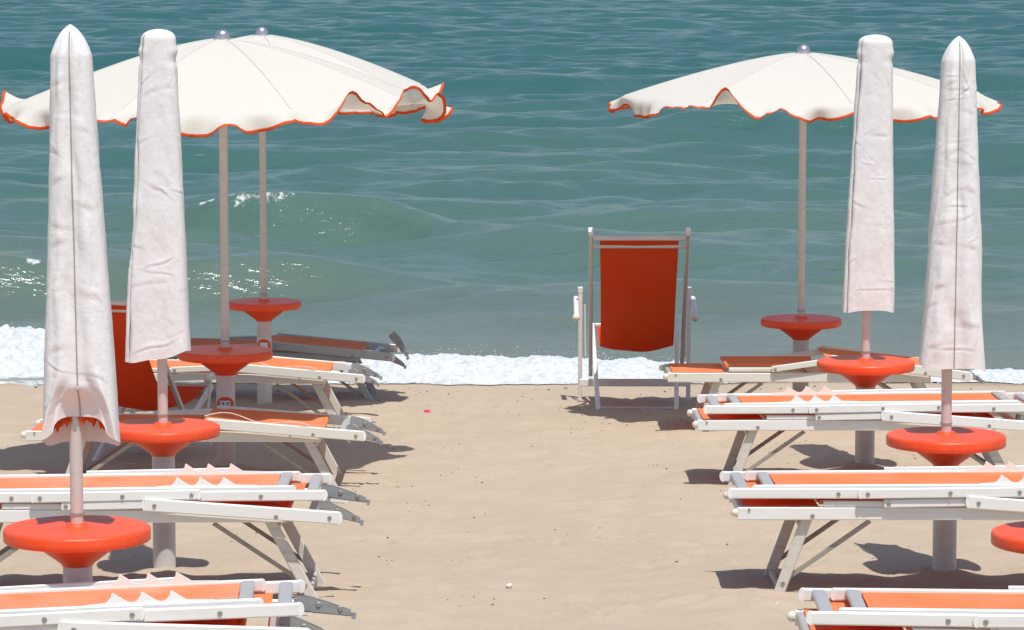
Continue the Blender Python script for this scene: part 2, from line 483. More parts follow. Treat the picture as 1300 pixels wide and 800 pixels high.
Zg *= damp; DX *= damp; DY *= damp

def crest(px0, px1, Y0, slope, amp, wf, wb, seed):
    """a longer swell crest, steep on the shore side; runs between two image columns"""
    x0, x1 = at(px0, 300, Y0).x, at(px1, 300, Y0).x
    Yc = Y0 + slope * (Xg - (x0 + x1) / 2) + 0.9 * fbm(Xg * 0.33, Xg * 0 + seed, seed, 3)
    env = ss(x0 - 1.2, x0 + 0.8, Xg) * (1 - ss(x1 - 1.5, x1 + 1.5, Xg))
    d = Yg - Yc
    prof = np.where(d < 0, np.exp(-(d / wf) ** 2), np.exp(-(d / wb) ** 2)) - 0.35 * np.exp(-((d + 1.9 * wf) / (1.1 * wf)) ** 2)
    return amp * env * prof, d, env
foam = np.zeros_like(Yg)
h, d, e = crest(190, 560, 38.9, -0.35, 0.42, 0.42, 1.5, 61); Zg += h
xa, xb = at(225, 262, 38.5).x, at(410, 262, 38.5).x
foam = np.maximum(foam, (0.465 + 0.15 * ss(-0.3, 0.5, fbm(Xg * 2.5, Yg * 1.6, 98, 4))) * np.exp(-((d + 0.10 + 0.16 * fbm(Xg * 3, Yg * 0, 99, 3)) / 0.30) ** 2) * ss(xa - 0.2, xa + 0.2, Xg) * (1 - ss(xb - 0.5, xb + 0.3, Xg)))
h, d, e = crest(-150, 480, 33.6, -0.05, 0.33, 0.44, 1.2, 62); Zg += h
xa, xb = at(290, 330, 33.6).x, at(470, 330, 33.6).x
foam = np.maximum(foam, (0.30 + 0.17 * ss(-0.3, 0.5, fbm(Xg * 2.5, Yg * 1.5, 93, 3))) * np.exp(-((d + 0.1) / 0.34) ** 2) * ss(xa - 0.2, xa + 0.3, Xg) * (1 - ss(xb - 0.6, xb + 0.3, Xg)))  # speckles in the foam mask here paint the sparkles along this crest
xa, xb = at(30, 322, 33.6).x, at(60, 322, 33.6).x
foam = np.maximum(foam, 0.60 * np.exp(-((d + 0.02) / 0.20) ** 2) * ss(xa - 0.1, xa + 0.1, Xg) * (1 - ss(xb - 0.1, xb + 0.15, Xg)))
h, d, e = crest(300, 900, 45.5, 0.15, 0.16, 0.8, 2.0, 63); Zg += h
h, d, e = crest(820, 1250, 58.0, 0.1, 0.30, 1.0, 2.2, 64); Zg += h
xa, xb = at(880, 162, 58).x, at(1060, 162, 58).x
foam = np.maximum(foam, 0.36 * np.exp(-((d + 0.15) / 0.35) ** 2) * ss(xa - 0.3, xa + 0.3, Xg) * (1 - ss(xb - 0.6, xb + 0.3, Xg)))
h, d, e = crest(760, 1150, 40.5, 0.1, 0.10, 0.6, 1.5, 66); Zg += h
h, d, e = crest(-100, 420, 84.0, 0.05, 0.25, 1.3, 3.0, 67); Zg += h
h, d, e = crest(500, 1400, 74.0, -0.05, 0.25, 1.3, 3.0, 68); Zg += h
h, d, e = crest(950, 1400, 34.6, 0.05, 0.07, 0.6, 1.2, 69); Zg += h
# bright streaks in the back-wash
st_ = ss(27.4, 28.2, Yg) * (1 - ss(30.5, 34, Yg))
foam = np.maximum(foam, 0.34 * st_ * ss(0.05, 0.55, fbm(Xg * 0.5, Yg * 1.6, 91, 3)))
foam = np.maximum(foam, 0.25 * ss(0.035, 0.09, Zg) * ss(34, 40, Yg) * ss(0.1, 0.6, fbm(Xg * 0.7, Yg * 0.5, 95, 3)))
shal = np.where(Yg < 60, 1 - 0.42 * ss(27.5, 35, Yg) - 0.33 * ss(33, 50, Yg), 0.25) - 0.25 * ss(48, 85, Yg)
shal = np.clip(shal + 0.10 * fbm(Xg * 0.2, Yg * 0.25, 33, 3) * (1 - ss(70, 110, Yg)), 0, 1)
PXg = Xg / Yg * FPX + 650
lap = 1 - ss(110, 190, PXg)
Zg += -0.01 - 0.05 * (1 - ss(26.3, 27.0, Yg)) * (1 - lap) + 0.022 * lap * (1 - ss(26.6, 27.4, Yg))
foam = np.maximum(foam, lap * (1 - ss(26.6, 27.2, Yg)) * 0.56 * ss(-0.3, 0.4, fbm(Xg * 0.9, Yg * 5.0, 97, 3)))
sea = grid_obj('sea', Xg + DX, Yg + DY, Zg, M['sea'], {'foam': foam, 'shallow': shal})
tag(sea, 'rippled blue-green sea turning grey-green near the shore', 'sea', kind='structure')

# shore break: a lumpy band of white foam along the water's edge
fx = np.arange(-9, 9, 0.014); fy = np.arange(25.75, 28.2, 0.022)
FX, FY = np.meshgrid(fx, fy)
PXc = FX / 26.8 * FPX + 650
hgt = np.interp(PXc, [-400, 0, 60, 120, 200, 300, 420, 500, 600, 700, 780, 860, 940, 1040, 1120, 1200, 1300, 1700],
                [0.30, 0.30, 0.26, 0.20, 0.14, 0.12, 0.12, 0.145, 0.15, 0.13, 0.125, 0.09, 0.065, 0.06, 0.07, 0.06, 0.055, 0.06])
edge = 26.10 + np.interp(PXc, [60, 180], [0.34, 0.0]) + 0.14 * fbm(FX * 0.55, FX * 0 + 3, 71, 3) + 0.05 * fbm(FX * 4, FX * 0, 72, 2) + 0.05 * fbm(FX * 13, FY * 6, 78, 3) + np.interp(PXc, [800, 1000, 1150, 1300], [0, 0.12, 0.2, 0.05])
back = edge + np.interp(PXc, [0, 60, 200, 500, 850, 1000, 1300], [1.3, 1.2, 0.8, 0.85, 0.8, 0.45, 0.5]) + 0.3 * fbm(FX * 1.4, FX * 0 + 5, 73, 4)
t_ = (FY - edge) / (back - edge)
inside = ss(0.05, 0.22, t_) * (1 - ss(0.85, 1.05, t_))
ridge = ss(0.05, 0.62, t_) * (1 - ss(0.74, 1.04, t_))
lump = 0.5 + 0.5 * fbm(FX * 3.5, FY * 3.5, 74, 5, 0.6)
lump2 = fbm(FX * 16, FY * 16, 75, 3, 0.6)
bed = np.maximum(sand_height(FX, FY), 0.004)
FZ = bed + 0.007 + inside * (hgt * ridge * (0.55 + 0.75 * lump) + 0.014 * lump2 + 0.012)
FZ -= 0.05 * (1 - ss(-0.10, -0.02, t_)) + 0.05 * ss(1.0, 1.08, t_)
patch = ss(-0.45, 0.15, fbm(FX * 1.3, FY * 2.2, 76, 4))
right_thin = np.interp(PXc, [860, 980, 1300], [1, 0.92, 0.95])
front = ss(-0.04, 0.03, t_) * (1 - ss(0.82, 1.02, t_))
cover = front * (0.62 + 0.38 * ss(0.04, 0.25, t_)) * (0.74 + 0.26 * np.maximum(patch, ridge * ss(0.06, 0.12, hgt))) * right_thin
foam_o = grid_obj('sea_foam', FX, FY, FZ, M['foam'], {'cover': cover})
tag(foam_o, 'white churning foam of the wave breaking on the beach', 'foam', kind='stuff')

# spray drops thrown up by the break
mb = MB()
for k in range(700):
    px = random.choice([random.uniform(-60, 160)] * 3 + [random.uniform(480, 860)] * 2 + [random.uniform(180, 480)])
    yy = 26.9 + random.gauss(0, 0.18)
    hh = float(np.interp(px, [-60, 60, 200, 500, 860, 1300], [0.36, 0.32, 0.16, 0.18, 0.13, 0.07]))
    x = (px - 650) / FPX * yy
    z = hh * (0.72 + abs(random.gauss(0, 0.15)))
    r = random.uniform(0.0015, 0.0048)
    mb.add([(x + r, yy, z), (x - r, yy, z), (x, yy + r, z), (x, yy - r, z), (x, yy, z + r), (x, yy, z - r)],
           [(0, 2, 4), (2, 1, 4), (1, 3, 4), (3, 0, 4), (2, 0, 5), (1, 2, 5), (3, 1, 5), (0, 3, 5)])
o = mb.build('sea_spray', M['shell']); tag(o, 'fine white spray drops above the breaking wave', 'spray', kind='stuff')

# beach litter: weed crumbs and chips
mb = MB()
def crumb(x, y, r, fl=0.5):
    z = gz(x, y) + r * 0.25
    n = 6; vs = []; a0 = random.uniform(0, 6.28); st = random.uniform(0.35, 1.0)
    for (zz, k) in ((-0.5, 0.8), (0.3, 1.0), (0.8, 0.45)):
        for i in range(n):
            t = 2 * math.pi * i / n; q = r * k * random.uniform(0.7, 1.25)
            u, w = q * math.cos(t), q * math.sin(t) * st
            vs.append((x + u * math.cos(a0) - w * math.sin(a0), y + u * math.sin(a0) + w * math.cos(a0), z + zz * r * fl))
    fs = [(l * n + i, l * n + (i + 1) % n, (l + 1) * n + (i + 1) % n, (l + 1) * n + i) for l in range(2) for i in range(n)]
    fs += [tuple(range(n - 1, -1, -1)), tuple(2 * n + i for i in range(n))]
    return vs, fs
for k in range(170):
    cx, cy = random.uniform(-2.6, 2.6), 12 + 14 * random.random() ** 0.8
    for q in range(random.choice([1, 1, 2, 5, 9])):
        mb.add(*crumb(cx + random.gauss(0, 0.07), cy + random.gauss(0, 0.13), random.uniform(0.002, 0.0075)))
for k in range(60):
    cx, cy = random.uniform(-4, 4), random.uniform(25.2, 26.1)
    mb.add(*crumb(cx, cy, random.uniform(0.004, 0.014)))
o = mb.build('weed_crumbs', M['debris']); tag(o, 'dark crumbs of dry seaweed scattered on the sand', 'beach litter', kind='stuff')

def single_bit(px, py, name, label, cat, mat, r):
    Y = 20.0
    for k in range(20):
        p = at(px, py, Y); g = gz(p.x, p.y); Y += (p.z - g) / 0.15
    m_ = MB(); vs, fs = crumb(p.x, p.y, r, 0.6)
    c = Vector((p.x, p.y, gz(p.x, p.y)))
    m_.add([Vector(v) - c for v in vs], fs)
    o = m_.build(name, mat); o.location = c; tag(o, label, cat); return o
single_bit(543, 524, 'plastic_scrap', 'small pink plastic scrap lying on the sand near the foam', 'litter', M['pink'], 0.028)
single_bit(647, 745, 'seashell', 'white seashell on the bare sand in the middle foreground', 'shell', M['shell'], 0.020)
single_bit(986, 768, 'seashell', 'white shell fragment on sand left of the front right lounger stack', 'shell', M['shell'], 0.016)
single_bit(864, 634, 'orange_peel', 'tiny orange scrap on the sand left of the middle right loungers', 'litter', M['orange_plate'], 0.007)

# ------------------------------------------------------------------ loungers
def bolt_mb(x, y, z, outward, r=0.0095):
    Mx = Matrix.Translation((x, y, z)) @ Matrix.Rotation(R(90 if outward < 0 else -90), 4, 'X')
    return MB().lathe([(r, -0.002), (r, 0.003), (r * 0.75, 0.006), (r * 0.35, 0.006), (r * 0.3, 0.004)], 14, Mx)

def cap_mb(x, y, z, w, h, sgn, depth=0.018):
    """rounded plastic plug at a rail end"""
    n = 10; poly = []
    for i in range(n + 1):
        a = -math.pi / 2 + math.pi * i / n
        poly.append((x + sgn * depth * math.cos(a), z + h / 2 * math.sin(a)))
    return MB().prism(poly, y - w / 2, y + w / 2)

def bracket_mb(x, y, z, ang, ln=0.30, tip=0.3):
    """folded grey sheet channel, tapering to the tip"""
    mb = MB()
    prof = [(0, -0.030), (0.0, 0.018), (0.05, 0.022), (0.13, 0.006), (ln, -0.014), (ln, -0.03), (0.16, -0.03)]
    c, s = math.cos(ang), math.sin(ang)
    tr = lambda p: (x + p[0] * c - p[1] * s, z + p[0] * s + p[1] * c)
    mb.prism([tr(p) for p in prof], y - 0.022, y - 0.018)
    mb.prism([tr(p) for p in prof], y + 0.018, y + 0.022)
    base = [(0.0, -0.035), (0.16, -0.034), (ln, -0.034), (ln, -0.030), (0.16, -0.030), (0.0, -0.031)]
    mb.prism([tr(p) for p in base], y - 0.0178, y + 0.0178)
    tipp = [(ln - 0.02, -0.02), (ln + 0.02, -0.022), (ln + 0.02, -0.044), (ln + 0.005, -0.044), (ln + 0.005, -0.034), (ln - 0.02, -0.034)]
    mb.prism([tr(p) for p in tipp], y - 0.017, y + 0.017)
    return mb, [tr((0.09, -0.002)), tr((0.17, -0.008))]

WID = 0.62
def sling_fn(x0, x1, y0, y1, z0, z1, sag, seed, edge=0.0, rip=0.004):
    def fn(u, v):
        x = x0 + (x1 - x0) * u; y = y0 + (y1 - y0) * v
        z = z0 + (z1 - z0) * u - sag * (1 - (2 * v - 1) ** 2) * (0.4 + 0.6 * (1 - (2 * u - 1) ** 2))
        z += rip * math.sin(9 * u + seed + 3 * v) * math.sin(math.pi * v) + edge * (abs(2 * v - 1) ** 8)
        return (x, y, z)
    return fn

def make_lounger(flat, frame, legm, br=(0.0, 0.0), cord=False, low=False):
    root = empty('sun_lounger')
    zt = 0.36
    ys_ = (0.0, WID)
    for y in ys_:
        mb = MB().beam((0.0, y, zt - 0.03), (1.66, y, zt - 0.03), 0.028, 0.06)
        rl = mb.build('side_rail', frame, root)
        out = -1 if y == 0 else 1
        for bx in (0.335,):
            bolt_mb(bx, y + out * 0.0142, zt - 0.04, out).build('bolt', M['bolt'], rl)
        bolt_mb(0.05, y + out * 0.0142, zt - 0.012, out, 0.006).build('bolt', M['bolt'], rl)
        # knob at the foot end
        Mk = Matrix.Translation((-0.001, y, zt - 0.026)) @ Matrix.Rotation(R(-90), 4, 'Y')
        MB().lathe([(0.019, 0), (0.021, 0.008), (0.019, 0.018), (0.012, 0.027), (0.004, 0.030)], 16, Mk).build('knob', M['knob'], root)
    MB().beam((0.022, 0.015, zt - 0.03), (0.022, WID - 0.015, zt - 0.03), 0.035, 0.045, side=(1, 0, 0)).build('crossbar', M['alu'], root)
    MB().beam((0.90, 0.015, zt - 0.04), (0.90, WID - 0.015, zt - 0.04), 0.03, 0.03, side=(1, 0, 0)).build('crossbar', M['alu'], root)
    MB().beam((1.60, 0.015, zt - 0.03), (1.60, WID - 0.015, zt - 0.03), 0.03, 0.045, side=(1, 0, 0)).build('crossbar', M['alu'], root)
    # foot section
    MB().sheet(sling_fn(0.03, 0.365, -0.010, WID + 0.010, zt + 0.003, zt + 0.003, 0.008, 1.0), 12, 14).build('foot_panel', M['sling'], root)
    # seat section on its own thin bars
    za = zt + (0.014 if flat else 0.020)
    seat_z = zt + (0.022 if flat or low else 0.045)
    MB().sheet(sling_fn(0.375, 0.95, 0.012, WID - 0.012, seat_z, seat_z, 0.022 if not flat else 0.012, 2.4, 0.006), 20, 16).build('seat_panel', M['sling'], root)
    MB().tube([(0.375, 0.01, seat_z - 0.004), (0.375, WID - 0.01, seat_z - 0.004)], 0.011).build('seat_roll', M['sling'], root)
    rise = 0.012 if flat else (0.026 if low else 0.066)
    dz = 0.06 if flat else (0.066 if low else 0.104)
    for y in ys_:
        out = -1 if y == 0 else 1
        yo = y + out * 0.004
        MB().beam((0.385, yo, za), (0.70, yo, za), 0.022, 0.026, ch=0.004).build('seat_bar', frame, root)
        yo = y + out * 0.030
        ar = MB().beam((0.655, yo, za + 0.004), (1.09, yo, za + rise), 0.020, 0.038, ch=0.004)
        arm = ar.build('armrest', frame, root)
        bolt_mb(0.675, yo + out * 0.0102, za + 0.005, out, 0.010).build('bolt', M['bolt'], arm)
        yb = y + out * 0.054
        zb0, zb1 = za + rise + 0.002, za + rise - dz
        bk = MB().beam((1.03, yb, zb0), (1.90, yb, zb1), 0.024, 0.058)
        rail = bk.build('back_rail', frame, root)
        cap_mb(1.90, yb, zb1, 0.0235, 0.055, 1, 0.018).build('end_cap', M['cap'], rail)
        cap_mb(1.03, yb, zb0, 0.0235, 0.055, -1, 0.012).build('end_cap', M['cap'], rail)
        for bx in (1.075, 1.62, 1.86):
            k = (bx - 1.03) / 0.87
            bolt_mb(bx, yb + out * 0.0122, zb0 + (zb1 - zb0) * k - (0.012 if bx == 1.62 else 0), out).build('bolt', M['bolt'], rail)
    zb0, zb1 = za + rise, za + rise - dz
    zat = lambda x: zb0 + (zb1 - zb0) * (x - 1.03) / 0.87
    MB().sheet(sling_fn(1.0, 1.66, -0.034, WID + 0.034, zat(1.0) + 0.012, zat(1.66) + 0.022, 0.018, 0.6, 0.004, 0.008), 24, 18).build('back_panel', M['sling'], root)
    MB().tube([(1.66, -0.03, zat(1.66) + 0.012), (1.665, 0.15, zat(1.66) + 0.006), (1.665, WID - 0.15, zat(1.66) + 0.006), (1.66, WID + 0.03, zat(1.66) + 0.012)], 0.014).build('fabric_roll', M['sling'], root)
    MB().beam((1.78, -0.04, zat(1.78)), (1.78, WID + 0.04, zat(1.78)), 0.045, 0.022, side=(1, 0, 0)).build('crossbar', M['alu'], root)
    # legs
    for (xt, xb, tag_) in ((0.315, 0.175, 0), (1.585, 1.79, 1)):
        for y in (0.030, WID - 0.030):
            lg = MB().beam((xt, y, zt - 0.052), (xb + (xb - xt) * 0.25, y, -0.075 - 0.25 * (zt + 0.023)), 0.022, 0.050, ch=0.005).build('leg', legm, root)
            out = -1 if y < 0.3 else 1
            xx = xb + (xt - xb) * 0.22
            bolt_mb(xx, y + out * 0.0112, 0.010, out, 0.010).build('bolt', M['bolt'], lg)
            if tag_ == 0:
                MB().beam((0.200, y + 0.016, 0.01), (0.60, y + 0.016, zt - 0.07), 0.006, 0.022, ch=0.002).build('brace', M['brace'], root)
            else:
                MB().beam((1.750, y + 0.016, 0.01), (1.33, y + 0.016, zt - 0.07), 0.006, 0.020, ch=0.002).build('brace', M['brace'], root)
        xm = xb + (xt - xb) * 0.12
        MB().beam((xm, 0.042, -0.028), (xm, WID - 0.042, -0.028), 0.02, 0.035, side=(1, 0, 0)).build('leg_crossbar', legm, root)
        xm = xb + (xt - xb) * 0.86
        MB().beam((xm, 0.042, zt - 0.095), (xm, WID - 0.042, zt - 0.095), 0.03, 0.03, side=(1, 0, 0)).build('leg_crossbar', legm, root)
    for i, y in enumerate((0.16,) if flat else (0.075, WID - 0.075)):
        b_, bl = bracket_mb(1.80, y, zat(1.80) + 0.024, -0.24 + br[i], 0.20) if br[i] > -0.5 else bracket_mb(1.865, y, zat(1.80) + 0.115, -0.85, 0.20)
        bk = b_.build('hinge_bracket', M['bracket'], root)
        for (bx, bz) in bl:
            bolt_mb(bx, y - 0.0222, bz, -1, 0.010).build('bolt', M['bolt'], bk)
    if cord:
        pts = []
        for i in range(14):
            t = i / 13
            pts.append((1.0 + 0.6 * t, 0.05 + 0.12 * math.sin(5 * t), zat(1.0 + 0.6 * t) + 0.03 + 0.02 * math.sin(9 * t)))
        MB().tube(pts, 0.003, 6).build('cord', M['cord'], root)
        pts = [(1.84, 0.05 + 0.03 * math.sin(i * 0.8), zat(1.84) + 0.05 - 0.013 * i + 0.0) for i in range(9)]
        pts = [(p[0] + 0.03 * math.sin(i * 0.7), p[1], p[2]) for i, p in enumerate(pts)]
        MB().tube(pts, 0.003, 6).build('cord', M['cord'], root)
    return root

def make_inverted(tooth_x, top='sling'):
    root = empty('sun_lounger')
    for y in (0.0, WID):
        out = -1 if y == 0 else 1
        rl = MB().beam((0.0, y, 0.023), (1.88, y, 0.023), 0.030, 0.047).build('side_rail', M['white'], root)
        cap_mb(0.0, y, 0.023, 0.032, 0.049, -1, 0.020).build('end_cap', M['cap'], rl)
        cap_mb(1.88, y, 0.023, 0.032, 0.049, 1, 0.020).build('end_cap', M['cap'], rl)
        yo = y + out * 0.0265
        a2 = MB().beam((0.58, yo, 0.024), (1.32, yo, 0.034), 0.020, 0.046).build('folded_arm', M['white'], root)
        cap_mb(0.58, yo, 0.024, 0.0205, 0.046, -1, 0.014).build('end_cap', M['cap'], a2)
        cap_mb(1.32, yo, 0.034, 0.0205, 0.046, 1, 0.014).build('end_cap', M['cap'], a2)
        for bx, bz in ((0.61, 0.024), (0.98, 0.029), (1.29, 0.033)):
            bolt_mb(bx, yo + out * 0.0102, bz, out).build('bolt', M['bolt'], a2)
        bolt_mb(0.48, y + out * 0.0152, 0.022, out).build('bolt', M['bolt'], rl)
        bolt_mb(1.60, y + out * 0.0152, 0.022, out).build('bolt', M['bolt'], rl)
        yi = y - out * 0.045
        il = MB().beam((0.11, yi, 0.032), (1.74, yi, 0.040), 0.026, 0.046).build('back_rail', M['white'], root)
        cap_mb(0.11, yi, 0.032, 0.0265, 0.046, -1, 0.016).build('end_cap', M['cap'], il)
        cap_mb(1.74, yi, 0.040, 0.0265, 0.046, 1, 0.016).build('end_cap', M['cap'], il)
        # ratchet plate with three teeth
        zb = 0.0325 + 0.008 * (tooth_x - 0.11) / 1.63 + 0.023
        poly = [(tooth_x - 0.10, zb - 0.012), (tooth_x - 0.10, zb), (tooth_x - 0.04, zb + 0.004)]
        for k in range(3):
            x0 = tooth_x + 0.105 * k
            poly += [(x0 - 0.034, zb + 0.004), (x0 - 0.022, zb + 0.009), (x0 - 0.007, zb + 0.028), (x0 - 0.005, zb + 0.039), (x0 - 0.001, zb + 0.041), (x0 + 0.030, zb + 0.020), (x0 + 0.052, zb + 0.006)]
        poly += [(tooth_x + 0.36, zb + 0.003), (tooth_x + 0.36, zb - 0.012)]
        yr = y - out * 0.050
        MB().prism(poly, yr - 0.007, yr + 0.007).build('ratchet', M['cap'], root)
    for x, z in ((0.055, 0.034), (1.83, 0.034)):
        MB().beam((x, 0.014, z), (x, WID - 0.014, z), 0.050, 0.022, side=(1, 0, 0)).build('crossbar', M['alu'], root)
    for x, z in ((0.175, 0.042), (1.69, 0.050)):
        MB().beam((x, 0.058, z), (x, WID - 0.058, z), 0.050, 0.022, side=(1, 0, 0)).build('crossbar', M['alu'], root)
    MB().sheet(sling_fn(0.21, 1.66, 0.058, WID - 0.058, 0.042, 0.052, 0.010, 0.8, 0.0, 0.004), 40, 16).build('back_panel', M[top], root)
    MB().sheet(sling_fn(0.06, 1.78, 0.016, WID - 0.016, 0.002, 0.006, -0.008, 2.0, 0.0, 0.003), 40, 14).build('seat_panel', M['sling'], root)
    # folded legs lying between the rails
    for y in (0.09, WID - 0.09):
        MB().beam((0.30, y, 0.020), (0.66, y, 0.020), 0.022, 0.026).build('leg', M['leg'], root)
        MB().beam((1.22, y, 0.022), (1.58, y, 0.022), 0.022, 0.026).build('leg', M['leg'], root)
    # thin folded shade bars standing just above the far rail
    MB().beam((0.75, WID + 0.008, 0.056), (1.45, WID + 0.008, 0.066), 0.014, 0.020).build('shade_bar', M['white'], root)
    b_, bl = bracket_mb(1.86, 0.25, 0.020, -0.14, 0.21)
    bk = b_.build('hinge_bracket', M['bracket'], root)
    for (bx, bz) in bl:
        bolt_mb(bx, 0.25 - 0.0222, bz, -1, 0.010).build('bolt', M['bolt'], bk)
    return root

LG = 'folding sun loungers along the beach'
def place(o, px_left, Y, label, yaw=0.0, tilt=0.0, dz=0.0, scale=1.0, flip=False, x=None):
    X = at(px_left, 500, Y).x if x is None else x
    xc = X + 0.96 * scale
    z = ground_z(xc, Y + 0.3) + dz - 0.03
    o.location = (X, Y, z)
    sl = math.atan(0.043)
    o.rotation_mode = 'XYZ'
    o.rotation_euler = (-sl * 0.8, R(tilt), R(yaw))
    o.scale = (scale,) * 3
    tag(o, label, 'sun lounger', LG)
    return o

def flipped(o):
    """turn a stacked lounger end for end"""
    return o

p_flat = make_lounger(True, M['white'], M['leg'])
p_open = make_lounger(False, M['cream_enamel'], M['leg'], (0.0, 0.0), True, True)
p_high = make_lounger(False, M['cream_enamel'], M['leg'])
p_inv = make_inverted(1.22, 'faded')
p_inv3 = make_inverted(1.22)
p_inv2 = make_inverted(0.50)

UP = 0.395
# left side
L2 = at(430, 650, 15.75).x - 1.90
place(p_flat, 0, 15.75, 'lower lounger standing on its legs in the stack behind the leftmost front orange table', x=L2, yaw=0.5, dz=0.025)
place(p_inv, 0, 15.75, 'upturned white lounger with sawtooth brackets atop the stack behind the leftmost front orange table', x=L2 - 0.05, dz=UP + 0.02, yaw=0.8, tilt=-0.3)
L1 = at(393, 780, 12.35).x - 1.90
o = copy_tree(p_flat); place(o, 0, 12.35, 'lower lounger of the stack cut by the bottom left edge of the photo', x=L1, yaw=3.0, tilt=-1.8, dz=-0.045); o.scale.y = 0.86
o = copy_tree(p_inv); place(o, 0, 12.35, 'upturned lounger with sawtooth brackets topping the stack at the bottom left edge', x=L1 - 0.02, dz=UP - 0.045, yaw=3.0, tilt=-1.8); o.scale.y = 0.86
L3 = at(461, 560, 19.75).x - 1.90
place(p_open, 0, 19.75, 'single lounger with orange sling in front of the umbrella post marked 37', x=L3, dz=-0.02, tilt=0.2)
L4 = at(460, 470, 22.9).x - 1.90
o = copy_tree(p_open); place(o, 0, 22.9, 'single lounger with orange sling just behind the umbrella post marked 37', x=L4, dz=0.045, tilt=0.6)
L5 = at(498, 440, 24.75).x - 1.90
p_shade_grey = make_lounger(False, M['alu_grey'], M['alu_grey'], (-0.15, -0.55), False, True)  # grey frame puts the canopy's shade into the lounger's colour
place(p_shade_grey, 0, 24.75, 'grey shaded lounger nearest the foam on the left with its bracket sticking up', x=L5, dz=0.055, tilt=1.0, yaw=-1.0)
# right side
R2 = at(937, 640, 15.75).x
o = copy_tree(p_flat); place(o, 0, 15.75, 'lower lounger standing on its legs in the middle stack on the right', x=R2, dz=0.038)
place(p_inv3, 0, 15.75, 'upturned lounger with orange sling topping the middle stack on the right', x=R2 - 0.03, dz=UP + 0.043, yaw=-0.2)
R1 = at(1030, 780, 12.3).x
o = copy_tree(p_flat); place(o, 0, 12.3, 'lower lounger of the stack cut by the bottom right edge of the photo', x=R1 - 0.03, yaw=-1.5, tilt=0.6, dz=0.01); o.scale.y = 0.86
o = copy_tree(p_inv3); place(o, 0, 12.3, 'upturned lounger with orange sling topping the stack at the bottom right edge', x=R1, dz=UP + 0.01, yaw=-1.8, tilt=0.6); o.scale.y = 0.86
R3 = at(886, 530, 19.6).x
o = copy_tree(p_flat); place(o, 0, 19.6, 'lower lounger standing on its legs in the rearmost stack on the right', x=R3, dz=0.055)
place(p_inv2, 0, 19.6, 'upturned lounger with sawtooth brackets at its left, topping the rearmost right stack', x=R3 + 0.05, dz=UP + 0.055, yaw=0.3, tilt=-0.3)
R4 = at(848, 470, 22.2).x
place(p_high, 0, 22.2, 'single lounger with orange sling beside the deck chair on the right', x=R4, dz=0.10)

# ------------------------------------------------------------------ umbrellas
def profile_cover(h, pointed, wb, wt):
    def w(t):      # half width at t (0 hem .. 1 top)
        base = wb + (wt - wb) * t ** 0.95
        if pointed:
            k = np.clip((t - 0.925) / 0.075, 0, 1); return base * (1 - 0.66 * k ** 1.35 - 0.31 * k ** 6)
        k = np.clip((t - 0.962) / 0.038, 0, 1); return base * (np.maximum(0.0, 1 - k ** 3.0 * 0.97)) ** 0.5
    return w

